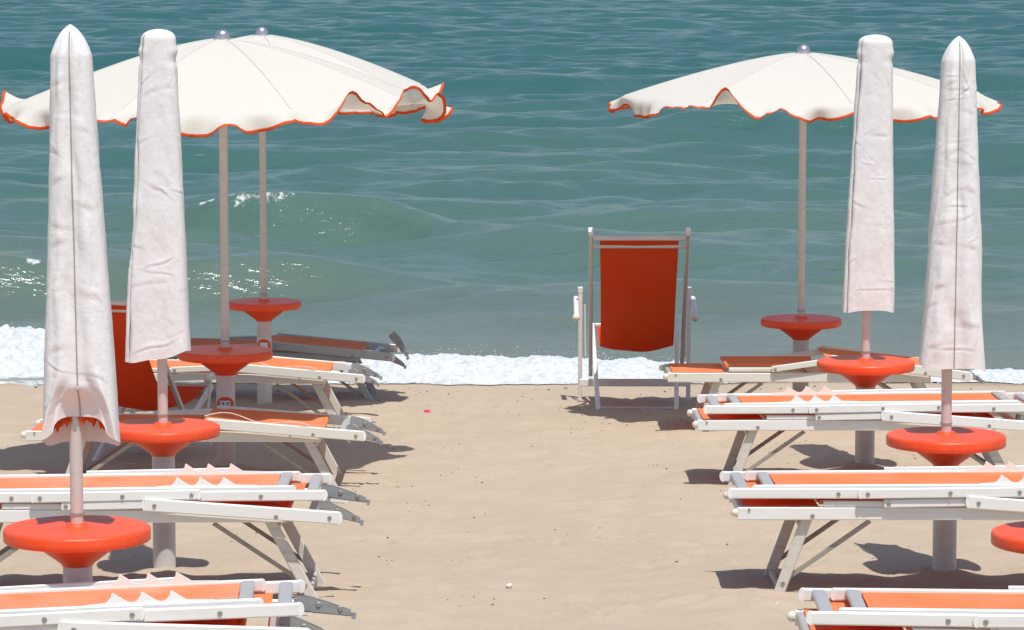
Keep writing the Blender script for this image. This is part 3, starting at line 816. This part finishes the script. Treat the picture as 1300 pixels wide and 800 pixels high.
def make_cover(root, zb, zt, wb, wt, pointed, seed, off=(0, 0), lift=None, hem_tilt=0.0, ruffle=False):
    centre = pointed
    H = zt - zb
    nu, nv = 200, 300
    th = np.linspace(0, 2 * np.pi, nu, endpoint=False)
    tt = np.linspace(0, 1, nv)
    TH, T = np.meshgrid(th, tt)
    w = profile_cover(H, pointed, wb, wt)(T)
    c, s = np.cos(TH), np.sin(TH)
    e = 0.50 + 0.30 * T                         # superellipse: boxy at the hem, rounder above
    cx = np.sign(c) * np.abs(c) ** e; cy = np.sign(s) * np.abs(s) ** e
    X = cx * w; Y = cy * w * (0.62 + 0.25 * T)
    ang = ((TH + np.pi / 2 + np.pi) % (2 * np.pi)) - np.pi      # 0 = towards the camera side
    z = zb + T * H
    arc = TH * 0.12
    wr = 0.008 * fbm(np.cos(TH) * 1.1 + 50 * seed, np.sin(TH) * 1.1 + z * 2.6, seed, 3, 0.5) * (0.5 + 0.6 * (1 - T))
    wr += 0.0022 * fbm(np.cos(TH) * 3 + 20 * seed, np.sin(TH) * 3 + z * 11, seed + 2, 3, 0.5)
    rs = np.random.default_rng(seed * 17)
    # soft dents and short sharp creases, many of them starting at the seam
    for k in range(34):
        a0 = rs.normal(0, 1.0) if k % 2 else rs.uniform(-3.1, 3.1); t0 = rs.uniform(0.03, 0.95)
        sl = rs.normal(0, 0.55); lw = rs.uniform(0.18, 0.5); wd = rs.uniform(0.008, 0.022)
        da = (ang - a0 + np.pi) % (2 * np.pi) - np.pi
        u_ = da * 0.12 * math.cos(sl) + (T - t0) * H * math.sin(sl)
        v_ = -da * 0.12 * math.sin(sl) + (T - t0) * H * math.cos(sl)
        g = np.exp(-(u_ / (lw * 0.14)) ** 2)
        wr += rs.uniform(0.10, 0.42) * g * (0.0052 * np.exp(-((v_ - wd) / wd) ** 2) - 0.0058 * np.exp(-(v_ / (wd * 0.55)) ** 2))
    for k in range(9 if centre else 0):          # pulled folds either side of the seam
        t0 = 0.06 + 0.1 * k + rs.uniform(-0.03, 0.03); sgn = 1 if k % 2 else -1
        g = np.exp(-((ang - sgn * 0.42) / 0.30) ** 2)
        d_ = (T - t0) * H + sgn * (ang) * 0.03
        wr += 0.0028 * g * (np.exp(-((d_ - 0.02) / 0.025) ** 2) - 0.9 * np.exp(-(d_ / 0.014) ** 2))
    wob = 0.05 * np.sin(9 * z + seed) + 0.03 * np.sin(23 * z) + (0 if centre else -1.05)
    seam = -0.009 * np.exp(-((ang - wob) / 0.09) ** 2) + 0.006 * np.exp(-((np.abs(ang - wob) - 0.30) / 0.18) ** 2) * (0.4 + 1.2 * vnoise(z * 9, z * 0 + np.sign(ang) * 3, seed + 40))
    fadeT = 1 - 0.7 * ss(0.93, 1.0, T)
    n = np.sqrt((c * 1.0) ** 2 + s ** 2)
    X = X + (wr + seam) * c * fadeT; Y = Y + (wr + seam) * s * fadeT
    # lean of hem and top
    X = X + off[0] * (1 - T) + off[1] * T
    # hem line
    front = np.exp(-(np.abs(ang) / 0.62) ** 2.6); back = ss(1.2, 2.4, np.abs(ang))
    hem = np.zeros_like(T)
    if lift: hem += lift * front - 0.022 * back
    hem += hem_tilt * c + 0.008 * np.sin(3 * TH + seed)
    z = z + hem * (1 - ss(0.0, 0.22, T)) 
    if lift:   # folds pulled towards the raised middle of the hem
        k = (1 - ss(0.0, 0.20, T))
        fold = (0.020 * np.exp(-((np.abs(ang) - 0.95 + 4.2 * T) / 0.13) ** 2) - 0.012 * np.exp(-((np.abs(ang) - 0.62 + 4.2 * T) / 0.12) ** 2)) * k * (np.abs(ang) < 1.6)
        X += fold * c; Y += fold * s
        Y += 0.05 * np.exp(-(ang / 0.4) ** 2) * (1 - ss(0.0, 0.12, T))
    if not pointed:   # a slack fold at the rounded top
        kf = 0.006 * np.exp(-((T - 0.935) / 0.012) ** 2) * np.abs(np.cos(TH)) ** 3 - 0.007 * np.exp(-((T - 0.905) / 0.014) ** 2) * np.abs(np.cos(TH)) ** 2
        X += kf * c; Y += kf * s
    vs = np.stack([X, Y, z], -1).reshape(-1, 3)
    idx = np.arange(nu * nv).reshape(nv, nu)
    i2 = np.roll(idx, -1, 1)
    q = np.stack([idx[:-1], i2[:-1], i2[1:], idx[1:]], -1).reshape(-1, 4)
    mb = MB(); mb.v = [tuple(p) for p in vs]; mb.f = [tuple(int(i) for i in f) for f in q]
    mb.f.append(tuple(int(i) for i in idx[-1]))
    cov = mb.build('cover', M['cover'], root, angle=180)
    # stitched seam down the front
    j = int(np.argmin(np.abs(ang[0] - (0 if centre else -1.05))))
    path = []
    for i in range(0, nv - 4, 3):
        p = Vector((X[i, j], Y[i, j] - 0.0025, z[i, j])); path.append(p)
    MB().tube(path, 0.0025, 6).build('seam', M['seam'], cov)
    if ruffle:
        gi = int(nv * 0.10)
        Mx = Matrix.Translation((X[gi, j], Y[gi, j] - 0.002, z[gi, j])) @ Matrix.Rotation(R(90), 4, 'X')
        MB().lathe([(0.008, 0), (0.008, 0.003), (0.004, 0.005)], 12, Mx).build('eyelet', M['alu'], cov)
        # orange trim of the folded canopy bunched just inside the raised hem
        yf = float(Y[0, j])
        def fn(u, v):
            x = (u - 0.5) * 0.215
            q = abs(x) / 0.105
            arch = lift * math.exp(-(q * 0.80) ** 2.6)
            zz = zb + arch - 0.012 - 0.018 * (1 - v) + 0.022 * v + (0.008 * math.sin(41 * u + 1) + 0.006 * math.sin(67 * u)) * (1 - v)
            return (x + off[0], yf + 0.012 + 0.035 * q * q + 0.012 * math.sin(34 * u) * (1 - 0.5 * v) + 0.005 * math.sin(75 * u + v), zz)
        MB().sheet(fn, 120, 6).build('folded_canopy', M['trim'], root, angle=180)
    return cov

def rev(p): return p
def base_parts(root, zd, dd, zpole, pole_off=(0, 0)):
    """post standing in the sand, round table and pole; zd = height of the table rim's middle, local"""
    s = dd / 0.55
    zb = zd - 0.022 * s
    MB().lathe([(0.055 * s, -0.25), (0.055 * s, zb - 0.088 * s)], 32).build('post', M['post'], root)
    r = 0.275 * s
    prof = [(0.052 * s, zb - 0.094 * s), (0.058 * s, zb - 0.097 * s), (0.064 * s, zb - 0.087 * s), (0.146 * s, zb - 0.026 * s), (0.156 * s, zb - 0.008 * s), (0.200 * s, zb - 0.001 * s),
            (r - 0.006 * s, zb - 0.001 * s), (r - 0.003 * s, zb + 0.000 * s), (r, zb + 0.004 * s), (r, zb + 0.020 * s), (r, zb + 0.038 * s), (r - 0.0015 * s, zb + 0.043 * s), (r - 0.005 * s, zb + 0.047 * s),
            (r - 0.010 * s, zb + 0.0488 * s), (r - 0.016 * s, zb + 0.0495 * s), (r - 0.03 * s, zb + 0.0498 * s), (0.15 * s, zb + 0.050 * s), (0.060 * s, zb + 0.0505 * s), (0.042 * s, zb + 0.054 * s), (0.038 * s, zb + 0.064 * s), (0.030 * s, zb + 0.066 * s)]
    MB().lathe(prof, 96).build('table', M['table'], root, angle=60)
    MB().lathe([(0.0245 * s, zb + 0.045), (0.0245 * s, zpole)], 24).build('pole', M['pole'], root)
    MB().lathe([(0.026 * s, zb + 0.098 * s), (0.0285 * s, zb + 0.099 * s), (0.0285 * s, zb + 0.106 * s), (0.026 * s, zb + 0.107 * s)], 24).build('pole_ring', M['alu_grey'], root)

UG_C = 'closed beach umbrellas in white covers'
UG_O = 'open white beach umbrellas'
def umb(px, py_disc, Y):
    p = at(px, py_disc, Y)
    g = gz(p.x, p.y)
    root = empty('beach_umbrella', (p.x, p.y, g))
    return root, lambda py: at(px, py, Y).z - g

# closed ones: px, disc y, Y, disc width px, cover top y, hem y, half widths
def closed(px, pyd, Y, dpx, ytop, yhem, wb, wt, pointed, seed, label, off=(0, 0), lift=None, hem_tilt=0.0, ruffle=False):
    root, Z = umb(px, pyd, Y)
    base_parts(root, Z(pyd), dpx / FPX * Y, Z(ytop) - 0.10)
    make_cover(root, Z(yhem), Z(ytop), wb, wt, pointed, seed, off, lift, hem_tilt, ruffle)
    return tag(root, label, 'beach umbrella', UG_C)
closed(98, 678, 13.15, 189, 31, 560, 0.142, 0.072, True, 3, 'closed umbrella in pointed white cover with orange trim showing at its hem, far left', (0.022, 0.0), 0.105, 0.0, True)
closed(207, 547, 16.75, 146, 37, 452, 0.150, 0.080, False, 4, 'closed umbrella in round topped white cover just left of the open umbrellas', (-0.018, 0.0), None, 0.032)
closed(1201, 559, 16.65, 153, 46, 466, 0.156, 0.070, True, 5, 'closed umbrella in pointed white cover nearest the right edge', (0.022, 0.035), None, -0.014)
closed(1099, 464, 20.5, 125, 44, 394, 0.150, 0.098, False, 6, 'closed umbrella in round topped white cover in front of the open umbrella on the right', (0.012, 0.035), None, 0.0)
closed(1352, 684, 13.15, 189, 20, 540, 0.142, 0.072, True, 8, 'closed umbrella whose orange table is cut by the right edge of the photo')

def make_canopy(root, za, Rr, drop, seed, yaw, flips, hang=0.135):
    NP = 8; per = 36; n = NP * per; nr = 26; nvv = 12
    a = np.linspace(0, 2 * np.pi, n, endpoint=False)
    sec = (a - yaw) / (2 * np.pi / NP)
    fr = sec - np.floor(sec)
    a0 = yaw + np.floor(sec) * 2 * np.pi / NP; a1 = a0 + 2 * np.pi / NP
    lx = np.cos(a0) * (1 - fr) + np.cos(a1) * fr; ly = np.sin(a0) * (1 - fr) + np.sin(a1) * fr
    mid = 4 * fr * (1 - fr)
    vs = []; rows = []
    for i in range(nr + 1):
        u = i / nr; r = 0.025 + (Rr - 0.025) * u
        zz = za - drop * (r / Rr) ** 1.42
        z = zz - 0.020 * mid * u * (1 - 0.4 * u) + 0.010 * mid * u ** 3
        bul = 1 + 0.030 * mid * u
        rows.append(np.stack([lx * r * bul, ly * r * bul, np.full(n, 0.0) + z], -1))
    # valance: each panel's skirt hangs, flaps outwards or flips up in the wind
    er = rows[-1]; od = np.stack([np.cos(a), np.sin(a), np.zeros(n)], -1)
    ca, sa = np.cos(a), np.sin(a)
    nz = 0.7 * np.interp(np.arange(n), np.arange(n + 1), np.append(fbm(ca * 4.6 + seed, sa * 4.6, seed, 3), fbm(np.array([4.6 + seed]), np.array([0.0]), seed, 3)))
    nz2 = fbm(ca * 9 + seed, sa * 9 + 4, seed + 7, 2)
    al = R(26) + R(120) * nz + R(45) * nz2
    for (deg, wdt, val) in flips:
        dd = (np.degrees(a) - deg + 180) % 360 - 180
        al = al + R(val) * np.exp(-(dd / wdt) ** 2)
    ln = hang * (0.72 + 0.62 * mid ** 0.8 + 0.25 * nz2 + 0.35 * nz)
    p = er.copy(); val = []
    for j in range(1, nvv + 1):
        t = j / nvv
        tb = min(1.0, 1.5 * t); tb = tb * tb * (3 - 2 * tb)
        ang = R(66) * (1 - tb) + al * tb
        stp_ = ln / nvv
        tw = 0.25 * np.sin(5 * a + seed + 2 * t) * t
        tang = np.stack([-np.sin(a), np.cos(a), np.zeros(n)], -1)
        p = p + od * (np.sin(ang) * stp_)[:, None] + np.array([0, 0, -1.0]) * (np.cos(ang) * stp_)[:, None] + tang * (tw * stp_)[:, None]
        val.append(p.copy())
    def ringmesh(rs):
        mb = MB(); m = len(rs)
        mb.v = [tuple(float(c) for c in q) for r_ in rs for q in r_]
        mb.f = [(i * n + k, (i + 1) * n + k, (i + 1) * n + (k + 1) % n, i * n + (k + 1) % n) for i in range(m - 1) for k in range(n)]
        return mb
    can = ringmesh(rows).build('canopy', M['canopy'], root, angle=28)
    v = ringmesh([rows[-1]] + val).build('valance', M['canopy'], can, angle=180)
    # orange binding folded over the lower edge
    e0, e1 = val[-3], val[-1]
    dn = (e1 - e0); dn /= np.linalg.norm(dn, axis=1)[:, None]
    tg = np.roll(e1, -1, 0) - np.roll(e1, 1, 0); tg /= np.linalg.norm(tg, axis=1)[:, None]
    nn = np.cross(dn, tg); nn /= np.linalg.norm(nn, axis=1)[:, None]
    q0 = e1 - dn * 0.016
    rs = [q0 + nn * 0.0025, e1 + nn * 0.0025, e1 + dn * 0.002, e1 - nn * 0.0025, q0 - nn * 0.0025]
    ringmesh(rs).build('trim', M['trim'], can, angle=60)
    # stitched seams along the ribs
    for k in range(NP):
        ang = yaw + k * 2 * math.pi / NP
        pts = []
        for i in range(14):
            r = 0.03 + (Rr - 0.03) * i / 13
            pts.append((r * math.cos(ang), r * math.sin(ang), za - drop * (r / Rr) ** 1.42 - 0.012))
        sp = []
        for i in range(22):
            r = 0.05 + (Rr - 0.05) * i / 21
            sp.append((r * math.cos(ang), r * math.sin(ang), za - drop * (r / Rr) ** 1.42 + 0.0008))
        MB().tube(sp, 0.0042, 6).build('seam', M['canopy_seam'], can)
        rb = MB().tube(pts, 0.005, 6).build('rib', M['alu_grey'], root)
        r = 0.55 * Rr
        MB().tube([(0.03 * math.cos(ang), 0.03 * math.sin(ang), za - 0.26), (r * math.cos(ang), r * math.sin(ang), za - drop * 0.55 ** 1.42 - 0.018)], 0.004, 6).build('strut', M['alu_grey'], rb)
    MB().lathe([(0.026, za - 0.30), (0.040, za - 0.295), (0.040, za - 0.24), (0.026, za - 0.235)], 20).build('runner', M['cap'], root)
    MB().lathe([(0.055, za - 0.014), (0.060, za - 0.002), (0.043, za + 0.002), (0.043, za + 0.012), (0.041, za + 0.026), (0.033, za + 0.040), (0.018, za + 0.050), (0.004, za + 0.053)], 28).build('finial', M['silver'], root)

def opened(px, pyd, Y, dpx, yapex, Rr, drop, seed, yaw, flips, label, plate=None, hang=0.135):
    root, Z = umb(px, pyd, Y)
    zd = Z(pyd)
    base_parts(root, zd, dpx / FPX * Y, Z(yapex) - 0.02)
    make_canopy(root, Z(yapex), Rr, drop, seed, yaw, flips, hang)
    if plate is not None:
        zp = Z(plate[0])
        r = 0.0555 * (dpx / FPX * Y / 0.55) + 0.001
        # curved orange sticker with an arched top, wrapped round the post
        def fn(u, v):
            a = -math.pi / 2 + (u - 0.5) * 2.2
            top = 0.055 * math.sqrt(max(0.0, 1 - (2 * u - 1) ** 2 * 0.98))
            return (r * math.cos(a), r * math.sin(a), zp - 0.045 + v * (0.035 + top))
        pl = MB().sheet(fn, 24, 6).build('number_plate', M['orange_plate'], root, angle=180)
        r2 = r + 0.0012
        def fn2(u, v):
            a = -math.pi / 2 + (u - 0.5) * 1.05
            return (r2 * math.cos(a), r2 * math.sin(a), zp - 0.038 + v * 0.060)
        MB().sheet(fn2, 10, 2).build('number_label', M['plate'], pl, angle=180)
        if plate[1]:
            cu = bpy.data.curves.new('digits', 'FONT'); cu.body = plate[1]; cu.size = 0.052; cu.align_x = 'CENTER'; cu.align_y = 'CENTER'; cu.offset = 0.0003
            to = bpy.data.objects.new('digits', cu); col.objects.link(to)
            dg = bpy.context.evaluated_depsgraph_get(); dg.update()
            me = bpy.data.meshes.new_from_object(to.evaluated_get(dg))
            bpy.data.objects.remove(to)
            r3 = r2 + 0.0012
            for vt in me.vertices:
                x, y = vt.co.x, vt.co.y
                a = -math.pi / 2 + x / r3
                vt.co = (r3 * math.cos(a), r3 * math.sin(a), zp - 0.008 + y)
            me.name = 'digits'; me.materials.clear(); me.materials.append(M['ink'])
            do = bpy.data.objects.new('digits', me); col.objects.link(do); do.parent = pl
    return tag(root, label, 'beach umbrella', UG_O)
opened(286, 450, 20.65, 121, 49, 1.21, 0.35, 12, R(22.5), [(-40, 22, 95), (-15, 12, 60), (172, 10, 70)], 'open white umbrella on the left with orange table and number 37 on its post', (512, '37'))
opened(335, 387, 24.2, 95, 44, 1.11, 0.35, 25, R(15), [(0, 20, 60)], 'open white umbrella partly hidden behind the open umbrella numbered 37', (438, None))
opened(1017, 409, 23.1, 103, 67, 1.19, 0.27, 31, R(10), [(-118, 14, 38), (-160, 12, -25), (180, 14, -45), (-140, 10, 35)], 'open white umbrella on the right behind two closed umbrellas', None, 0.115)

# ------------------------------------------------------------------ deck chairs
def make_deck_chair():
    root = empty('deck_chair')
    wi = 0.30; wo = 0.383
    B0, B1 = Vector((0, -0.42, 1.26)), Vector((0, 0.42, 0.20))
    for s in (-1, 1):
        bp = MB().beam(B0 + Vector((s * 0.325, 0, 0)), B1 + Vector((s * 0.315, 0, 0)), 0.028, 0.040, side=(1, 0, 0)).build('back_post', M['alu'], root)
        c = B0 + Vector((s * 0.325, 0, 0)); d = (B0 - B1).normalized()
        MB().beam(c - d * 0.004, c + d * 0.030, 0.032, 0.044, side=(1, 0, 0)).build('end_cap', M['cap'], bp)
        # outer support legs
        ol = MB().beam((s * wo, 0.84, 0.735), (s * wo, 0.92, -0.06), 0.030, 0.044, side=(1, 0, 0)).build('leg', M['white'], root)
        MB().beam((s * wo, 0.837, 0.765), (s * wo, 0.840, 0.733), 0.033, 0.047, side=(1, 0, 0)).build('end_cap', M['cap'], ol)
        # inner seat frame legs
        MB().beam((s * 0.300, 0.80, 0.50), (s * 0.262, -0.10, -0.06), 0.030, 0.044, side=(1, 0, 0)).build('leg', M['white'], root)
        # armrest and its locking bar
        ar = MB().beam((s * (wo + 0.030), 0.50, 0.605), (s * (wo + 0.030), 0.95, 0.68), 0.034, 0.026, side=(1, 0, 0), ch=0.008).build('armrest', M['white'], root)
        Mk = Matrix.Translation((s * (wo + 0.030), 0.50, 0.59)) @ Matrix.Rotation(R(90), 4, 'X')
        MB().lathe([(0.024, -0.02), (0.028, 0.0), (0.026, 0.02), (0.016, 0.03), (0.004, 0.032)], 16, Mk).build('knob', M['knob'], ar)
        MB().beam((s * (wo - 0.030), 0.70, 0.66), (s * (wo - 0.034), 0.62, 0.30), 0.014, 0.032, side=(1, 0, 0)).build('strut', M['alu'], root)
    def bar(y, z, w, h, x=0.31, m='alu'):
        MB().beam((-x, y, z), (x, y, z), w, h, side=(0, 1, 0)).build('crossbar', M[m], root)
    bar(-0.405, 1.225, 0.03, 0.034)
    bar(-0.355, 1.165, 0.022, 0.026)
    bar(0.80, 0.50, 0.03, 0.03, 0.28)
    bar(0.60, 0.12, 0.028, 0.052, 0.385, 'white')
    bar(0.02, 0.018, 0.022, 0.022, 0.28)
    # hanging canvas
    key = [(-0.395, 1.225), (-0.372, 1.19), (-0.345, 1.14), (-0.20, 0.90), (-0.04, 0.66), (0.09, 0.50), (0.22, 0.42), (0.40, 0.40), (0.62, 0.43), (0.80, 0.515), (0.82, 0.50)]
    ky = np.array([k[0] for k in key]); kz = np.array([k[1] for k in key])
    ar = np.concatenate([[0], np.cumsum(np.hypot(np.diff(ky), np.diff(kz)))]); ar /= ar[-1]
    tq = np.linspace(0, 1, 41)
    sy_, sz_ = np.interp(tq, ar, ky), np.interp(tq, ar, kz)
    for q in range(6):
        sy_[1:-1] = (sy_[:-2] + 2 * sy_[1:-1] + sy_[2:]) / 4; sz_[1:-1] = (sz_[:-2] + 2 * sz_[1:-1] + sz_[2:]) / 4
    def fn(u, v):
        i = min(39, int(u * 40)); f = u * 40 - i
        y = sy_[i] * (1 - f) + sy_[i + 1] * f; z = sz_[i] * (1 - f) + sz_[i + 1] * f
        m = 1 - (2 * v - 1) ** 2; k = math.sin(math.pi * u)
        nar = 1 - 0.05 * k
        return ((v - 0.5) * 0.53 * nar, y - 0.01 * m * k, z - 0.045 * m * k + 0.004 * math.sin(11 * v + 6 * u) * k)
    cv = MB().sheet(fn, 60, 24).build('canvas', M['canvas'], root, angle=180)
    # hemmed loop round the top bar
    def fn3(u, v):
        a = u * 2 * math.pi
        return ((v - 0.5) * 0.53, -0.382 + 0.020 * math.cos(a), 1.185 + 0.022 * math.sin(a))
    return root
dc = make_deck_chair()
DG = 'red deck chairs facing the sea'
p = at(809, 527, 24.0)
dc.location = (p.x, 24.0, ground_z(p.x, 24.0)); dc.rotation_euler = (0, 0, R(-0.6))
tag(dc, 'red canvas deck chair facing the sea, standing alone beside the right lounger', 'deck chair', DG)
d2 = copy_tree(dc)
p = at(166, 585, 21.2)
d2.location = (p.x, 20.95, ground_z(p.x, 21.0) - 0.045); d2.rotation_euler = (0, 0, R(-20)); d2.scale = (0.84,) * 3
tag(d2, 'red canvas deck chair half hidden behind the two closed umbrellas on the left', 'deck chair', DG)

# ------------------------------------------------------------------ light
sd = Vector((0.12, -0.38, 1.0)).normalized()
elev = math.asin(sd.z); rot = math.atan2(sd.x, sd.y)
w = bpy.data.worlds.new('World'); sc.world = w; w.use_nodes = True
nt = w.node_tree
bg = nt.nodes['Background']
sk = nt.nodes.new('ShaderNodeTexSky'); sk.sky_type = 'NISHITA'; sk.sun_disc = False
sk.sun_elevation = elev; sk.sun_rotation = rot
sk.air_density = 1.0; sk.dust_density = 1.2; sk.ozone_density = 1.5
nt.links.new(sk.outputs[0], bg.inputs['Color']); bg.inputs['Strength'].default_value = 0.10
sl = bpy.data.lights.new('sun', 'SUN'); sl.energy = 4.0; sl.angle = R(0.53); sl.color = (1.0, 0.955, 0.89)
so = bpy.data.objects.new('sun', sl); col.objects.link(so)
so.rotation_euler = sd.to_track_quat('Z', 'Y').to_euler(); so.location = (5, -10, 30)

sc.render.engine = 'CYCLES'
sc.view_settings.view_transform = 'Standard'
sc.view_settings.look = 'None'
sc.view_settings.exposure = 0.1
sc.view_settings.gamma = 1
sc.cycles.max_bounces = 6
sc.cycles.transparent_max_bounces = 8
